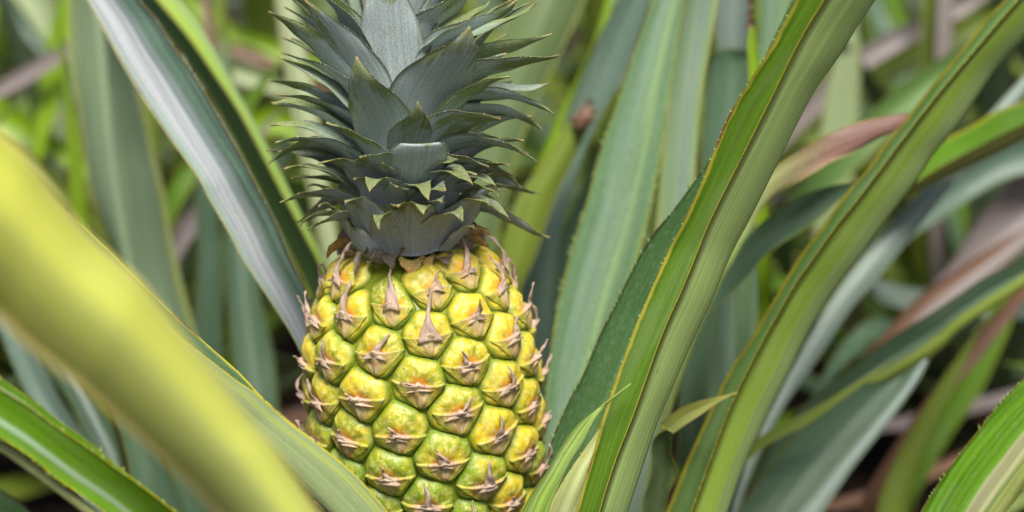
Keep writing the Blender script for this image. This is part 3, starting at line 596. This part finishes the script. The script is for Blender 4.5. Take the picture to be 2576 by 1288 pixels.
leaf(rp, ML['dark'], A=[(2260,945),(2232,955),(2147,974),(2057,1044),(1980,1120),(1900,1220)], B=[(2330,905),(2312,930),(2272,994),(2212,1074),(2132,1169),(2082,1234),(2030,1300)], d=(.95, .93), chan=.2, base=rb(.0, .02), tip=.05, sharp=.3)
leaf(rp, ML['blue'], A=[(2300,930),(2262,985),(2190,1070),(2110,1165),(2050,1240),(2000,1300)], B=[(2335,910),(2315,950),(2275,1010),(2215,1090),(2140,1185),(2070,1290)], d=(.945, .925), chan=-.2, base=rb(.01, .02), tip=.004)
leaf(rp, ML['olive'], A=[(2142,970),(2042,1030),(1932,1085),(1860,1140)], B=[(2150,982),(2045,1058),(1932,1118),(1870,1170)], d=(.90, .90), chan=.1, base=rb(-.05, .02), tip=.03)
leaf(rp, ML['yellow'], A=[(1835,992),(1800,1000),(1755,1010),(1705,1030),(1660,1070)], B=[(1836,998),(1800,1016),(1765,1042),(1725,1068),(1695,1090)], d=(.77, .78), chan=.3, tip=.004, name='shrivelled_leaf', n=30, sharp=.5)
leaf(rp, ML['under'], A=[(1690,1066),(1660,1085),(1645,1110),(1640,1180),(1615,1290)], B=[(1700,1066),(1690,1090),(1690,1140),(1695,1200),(1670,1290)], d=(.785, .80), chan=.3, base=rb(-.05, -.02), tip=.01, wave=.001)

cp = plant(.30, .62, 'pineapple plant in the bottom right corner, bright green leaf with a torn pale strip')
leaf(cp, ML['torn'], A=[(2640,890),(2576,949),(2507,1024),(2457,1089),(2407,1149),(2367,1204),(2332,1259),(2310,1300)], B=[(2680,1100),(2620,1170),(2576,1225),(2532,1290),(2500,1340)], d=(.64, .66), dB=-.01, chan=.15, base=(.22, .60, 0), tip=.25, droop=.4, teeth=.0035, tooth=.0013, wave=.0004, label='bright green leaf with torn pale strip and spiny edge')

lp = plant(-.22, 1.10, 'pineapple plant behind the silvery leaf, one broad upright blurred blue-green leaf')
lb = lambda dx, dy: (-.22+dx, 1.10+dy, 0)
leaf(lp, ML['teal2'], A=[(172,-20),(175,150),(200,300),(220,450),(255,560),(290,640),(320,720),(350,800)], B=[(300,-20),(330,150),(365,280),(385,380),(410,470),(432,600),(470,760),(500,860)], M=[(235,-20),(255,100),(268,250),(280,400),(305,560),(330,700),(380,830)], d=(1.02, 1.04), dB=.055, dA=.012, dM=-.008, base=lb(0, 0), tip=.3, droop=.2, sharp=.8, label='broad upright blue-green leaf')
leaf(lp, ML['lime'], A=[(155,185),(165,300),(172,420),(175,500)], B=[(172,190),(195,320),(208,420),(216,500)], d=(1.12, 1.12), chan=.2, base=lb(-.05, .03), tip=.06)
leaf(lp, ML['blue'], A=[(-60,700),(0,840),(60,980),(130,1100),(190,1230)], B=[(40,720),(90,860),(150,1000),(240,1130),(290,1250)], d=(1.0, .98), chan=.2, base=lb(-.02, -.1), tip=.2)
leaf(lp, ML['dark'], A=[(50,800),(120,920),(190,1040),(240,1160)], B=[(150,860),(215,960),(285,1080),(310,1180)], d=(1.05, 1.03), chan=.2, base=lb(0, -.1), tip=.2)
leaf(lp, ML['blue'], A=[(140,900),(190,1000),(240,1090),(280,1180)], B=[(200,950),(250,1060),(290,1140),(305,1200)], d=(.95, .95), chan=-.2, base=lb(.02, -.1), tip=.1)
leaf(lp, ML['dark'], A=[(495,560),(495,660),(490,760),(480,900),(470,1000)], B=[(550,560),(560,660),(560,760),(555,900),(545,1000)], d=(1.12, 1.12), chan=.2, base=lb(.07, .03), tip=.1)
leaf(lp, ML['dark'], A=[(560,560),(565,700),(580,850),(600,1000)], B=[(640,620),(660,760),(690,900),(700,1020)], d=(1.15, 1.12), chan=.2, base=lb(.1, .03), tip=.15)
leaf(lp, ML['green'], A=[(470,400),(430,450),(415,500),(405,560)], B=[(530,410),(490,460),(450,520),(420,580)], d=(1.2, 1.2), chan=.2, base=lb(.03, .1), tip=.1)
leaf(lp, ML['mauve'], A=[(525,470),(480,520),(440,570),(425,630)], B=[(540,520),(500,580),(460,640),(440,680)], d=(1.18, 1.18), chan=.2, base=lb(.04, .08), tip=.08)

bp = plant(.10, 1.12, 'pineapple plant behind the crown, upright green leaves with withered tips, out of focus')
bb = lambda dx, dy: (.10+dx, 1.12+dy, 0)
leaf(bp, ML['pale'], A=[(690,-20),(705,100),(720,200),(745,350),(780,500)], B=[(738,-20),(765,100),(785,200),(810,350),(830,500)], d=(1.12, 1.1), chan=-.2, base=bb(-.15, 0), tip=.2)
leaf(bp, ML['sage'], A=[(1300,-20),(1260,80),(1220,200),(1180,320),(1150,500)], B=[(1480,-20),(1430,90),(1385,180),(1330,300),(1270,500)], d=(1.12, 1.1), chan=-.25, base=bb(-.06, 0), tip=.2, label='broad sage green leaf behind the crown')
leaf(bp, ML['blue'], A=[(1565,-20),(1503,100),(1453,215),(1420,300),(1390,400)], B=[(1645,-20),(1612,75),(1575,175),(1525,270),(1480,360)], d=(1.04, 1.04), chan=.2, base=bb(0, -.02), tip=.2)
lf = leaf(bp, ML['olive'], A=[(1425,312),(1353,425),(1303,500),(1270,600),(1250,700)], B=[(1500,280),(1443,400),(1395,500),(1345,644),(1310,720)], d=(1.0, 1.0), chan=-.25, base=bb(-.02, -.06), tip=.005, label='green leaf with withered brown end')
mbp = MB(); A3 = np.array([P(x, y, .995) for x, y in resample([(1432,318),(1450,290),(1470,262),(1482,250)], 16)]); B3 = np.array([P(x, y, .99) for x, y in resample([(1470,330),(1490,300),(1496,270),(1490,252)], 16)])
loft(mbp, A3, (A3+B3)/2-FWD*.006, B3, .001, 8, .2, wave=.002, seed=8); mbp.build('withered_end', ML['brown'], lf)
leaf(bp, ML['dark'], A=[(1640,40),(1590,180),(1520,330),(1460,480),(1410,600)], B=[(1655,60),(1615,200),(1560,350),(1500,500),(1450,640)], d=(1.1, 1.1), chan=.2, base=bb(.02, .02), tip=.1)
leaf(bp, ML['lime'], A=[(1530,-20),(1490,120),(1440,220),(1400,300)], B=[(1548,-20),(1508,125),(1462,235),(1425,310)], d=(1.14, 1.14), chan=.2, base=bb(0, .05), tip=.1)
lf = leaf(bp, ML['dark'], A=[(1800,132),(1778,180),(1768,300),(1762,420),(1750,560)], B=[(1870,126),(1905,160),(1895,300),(1860,420),(1830,560)], d=(.99, .98), chan=.22, base=bb(.04, -.05), tip=.002, label='dark green leaf with a cut-off end')
leaf(bp, ML['blue'], A=[(1800,-20),(1800,60),(1810,180),(1800,300)], B=[(1895,-20),(1885,60),(1870,180),(1860,300)], d=(1.06, 1.05), chan=-.2, base=bb(.05, 0), tip=.2)
lf = leaf(bp, ML['lime'], A=[(1884,80),(1880,110),(1882,150),(1885,220)], B=[(1898,78),(1902,110),(1912,150),(1918,220)], d=(.90, .90), chan=.3, base=bb(.05, -.12), tip=.003)
mbp = MB(); A3 = np.array([P(x, y, .90) for x, y in resample([(1883,82),(1880,55),(1882,20),(1888,-8)], 16)]); B3 = np.array([P(x, y, .90) for x, y in resample([(1899,80),(1896,50),(1894,20),(1890,-8)], 16)])
loft(mbp, A3, (A3+B3)/2+FWD*.003, B3, .0008, 8, .2, wave=.001, seed=9); mbp.build('withered_tip', ML['pink'], lf)
leaf(bp, ML['teal'], A=[(1905,-20),(1908,60),(1900,180),(1890,300)], B=[(2010,-20),(1990,60),(1960,180),(1930,300)], d=(.98, .98), chan=.15, base=bb(.1, -.08), tip=.2)
leaf(bp, ML['dark'], A=[(1790,680),(1785,800),(1780,900),(1760,1050)], B=[(1915,670),(1910,780),(1890,900),(1840,1060)], d=(1.05, 1.03), chan=.15, base=bb(.1, -.03), tip=.05)

# ------------------------------------------------------------------ plants farther back, each a rosette of its own
BACK = [(-.62, 1.75, 'out of focus pineapple plant at the left edge, lime and grey-green leaves', ['lime', 'olive', 'green', 'dark']),
        (-.28, 1.95, 'out of focus pineapple plant between the silvery leaf and the crown', ['olive', 'dark', 'sage', 'green']),
        (.12, 1.75, 'out of focus pineapple plant directly behind the crown', ['green', 'dark', 'olive']),
        (.45, 1.55, 'out of focus pineapple plant beyond the long folded leaf, grey and olive leaves', ['olive', 'dark', 'dark', 'green']),
        (.78, 1.60, 'out of focus pineapple plant at the right edge, dull mauve and green leaves', ['dark', 'dark', 'olive', 'mauve']),
        (-.95, 2.7, 'distant pineapple plant in the top left corner', ['pale', 'blue', 'lime']),
        (-.35, 2.9, 'distant pineapple plant at the top, left of the crown', ['olive', 'dark', 'sage']),
        (.25, 2.7, 'distant pineapple plant at the top, right of the crown', ['dark', 'sage', 'olive']),
        (.85, 2.5, 'distant pineapple plant in the top right corner', ['sage', 'dark', 'olive']),
        (1.3, 3.3, 'farthest pineapple plant toward the top right', ['olive', 'dark']),
        (-.1, 3.9, 'farthest pineapple plant straight behind the crown', ['olive', 'pale', 'blue']),
        (-1.3, 3.8, 'farthest pineapple plant toward the top left', ['pale', 'olive']),
        (.76, 1.36, 'dark blurred pineapple plant at the right edge behind the torn corner leaf', ['dark', 'dark', 'green', 'mauve']),
        (.36, 2.05, 'blurred pineapple plant seen between the two long folded leaves', ['dark', 'green', 'olive']),
        (-.06, 2.3, 'blurred pineapple plant hidden mostly behind the crown top', ['dark', 'green', 'olive']),
        (.62, 2.05, 'blurred pineapple plant behind the shrivelled pink leaf end', ['dark', 'dark', 'olive']),
        (-.66, 1.32, 'blurred pineapple plant at the left edge behind the yellow leaf', ['dark', 'lime', 'green']),
        (-.36, 1.5, 'blurred pineapple plant low behind the silvery leaf', ['dark', 'green', 'olive'])]
BP = []
for pi, (x, y, lab, mats) in enumerate(BACK):
    pl = plant(x, y, lab, 'out of focus pineapple plants in the background')
    BP.append(pl)
    for k in range(36):
        f = k/36; az = k*2.39996+pi; el = R_(22+62*f); ln = random.uniform(.42, .72)*(.72 if y < 1.52 else 1)
        rosette_leaf(pl, ML[random.choice(mats)], (x+.03*math.cos(az), y+.03*math.sin(az), .02+.06*f), az, el, ln, random.uniform(.035, .055), R_(random.uniform(15, 60)), seed=pi*100+k)

def far(i, mat, A, B, d, chan=.2, tip=.06, **kw):
    leaf(BP[i], ML[mat], A=A, B=B, d=d, chan=chan, base=(BACK[i][0], BACK[i][1], 0), tip=tip, n=30, **kw)
far(0, 'lime', [(-50,190),(40,265),(140,345)], [(-70,310),(20,355),(130,395)], 1.35)
far(0, 'lime', [(108,150),(92,240),(88,330)], [(168,140),(150,250),(118,345)], 1.32)
far(0, 'pale', [(20,-20),(80,60),(112,140)], [(135,-20),(150,60),(150,140)], 1.42)
far(0, 'blue', [(-40,-20),(30,60),(95,130)], [(15,-20),(75,55),(115,110)], 1.40)
far(0, 'mauve', [(140,120),(60,165),(-20,215)], [(150,160),(80,205),(0,245)], 1.30)
far(0, 'olive', [(-30,350),(50,370),(120,420)], [(-30,400),(50,420),(110,470)], 1.30)
far(1, 'lime', [(545,20),(600,70),(690,100)], [(545,90),(620,130),(700,155)], 1.6)
far(1, 'pale', [(575,160),(640,170),(720,210)], [(575,198),(640,222),(720,242)], 1.4)
far(1, 'brown', [(590,110),(640,120),(690,150)], [(590,140),(640,158),(690,172)], 1.5)
far(1, 'olive', [(535,-20),(548,100),(562,200)], [(562,-20),(576,100),(588,200)], 1.2)
far(1, 'lime', [(640,275),(690,268),(730,285)], [(650,345),(700,335),(730,350)], 1.3)
far(1, 'pink', [(508,20),(515,60),(522,100)], [(528,20),(535,60),(540,100)], 1.25)
far(8, 'mauve', [(2340,30),(2180,110),(2080,195)], [(2360,75),(2200,162),(2110,240)], 1.42)
far(8, 'olive', [(2420,50),(2250,132),(2110,228)], [(2440,105),(2270,192),(2130,280)], 1.45)
far(8, 'mauve', [(2362,-20),(2356,100),(2350,200)], [(2402,-20),(2394,100),(2386,200)], 1.35)
far(3, 'olive', [(2318,-20),(2312,190),(2300,300)], [(2362,-20),(2352,190),(2345,300)], 1.38)
far(3, 'pale', [(2085,200),(2062,330),(2050,430)], [(2165,190),(2162,310),(2150,430)], 1.30)
far(3, 'green2', [(2430,105),(2290,195),(2165,300)], [(2440,190),(2330,260),(2220,360)], 1.2)
far(4, 'mauve', [(2620,370),(2470,540),(2397,655),(2270,795)], [(2620,590),(2500,685),(2400,755),(2310,825)], 1.22)
far(4, 'brown', [(2420,670),(2300,755),(2215,850),(2150,930)], [(2430,700),(2320,785),(2240,880),(2180,960)], 1.15)
far(4, 'brown', [(2520,770),(2440,860),(2385,930),(2290,1060)], [(2545,800),(2470,900),(2410,965),(2330,1080)], 1.12)
far(4, 'olive', [(2330,1020),(2270,1120),(2220,1230),(2200,1310)], [(2370,1030),(2320,1130),(2290,1230),(2280,1310)], 1.05)
far(4, 'green', [(2480,800),(2420,930),(2350,1060)], [(2530,850),(2470,980),(2390,1100)], 1.2)
far(4, 'blue', [(2620,330),(2520,370),(2420,430)], [(2620,430),(2530,450),(2440,500)], 1.2)
leaf(lp, ML['dark'], A=[(285,1030),(318,1150),(340,1295)], B=[(395,1090),(430,1200),(470,1295)], d=.92, chan=.2, base=lb(.05, -.12), tip=.1)
leaf(lp, ML['dark'], A=[(380,1050),(420,1150),(450,1295)], B=[(480,1090),(520,1200),(560,1295)], d=.96, chan=.2, base=lb(.08, -.1), tip=.1)

# ------------------------------------------------------------------ dead leaves lying on the soil
LIT = [(.30, 1.25, .5, 'brown'), (.55, 1.30, 2.2, 'brown'), (.50, 1.12, 1.0, 'brown'), (.66, 1.45, .2, 'brown'), (-.5, 1.5, 2.6, 'pink'), (.2, 1.45, 1.4, 'brown'), (-.3, 1.45, .4, 'brown'), (.62, 1.15, .8, 'brown')]
LLAB = ['brown dry leaf lying on dark soil right of the fruit', 'brown dry leaf on the soil below the dark teal leaf', 'brown dry leaf on the soil in the lower right corner', 'brown dry leaf on the soil near the right edge', 'pink dry leaf on the soil at the far left', 'brown dry leaf on the soil behind the fruit', 'brown dry leaf on the soil behind the silvery leaf', 'brown dry leaf on the soil in front of the right edge plant']
for i, ((x, y, az, mt), lab) in enumerate(zip(LIT, LLAB)):
    o = rosette_leaf(None, ML[mt], (x, y, .04), az, R_(14), .42, .045, R_(26), chan=.5, seed=900+i, name='dead_leaf'); tag(o, lab, 'dead leaf', 'dead leaves on the soil')
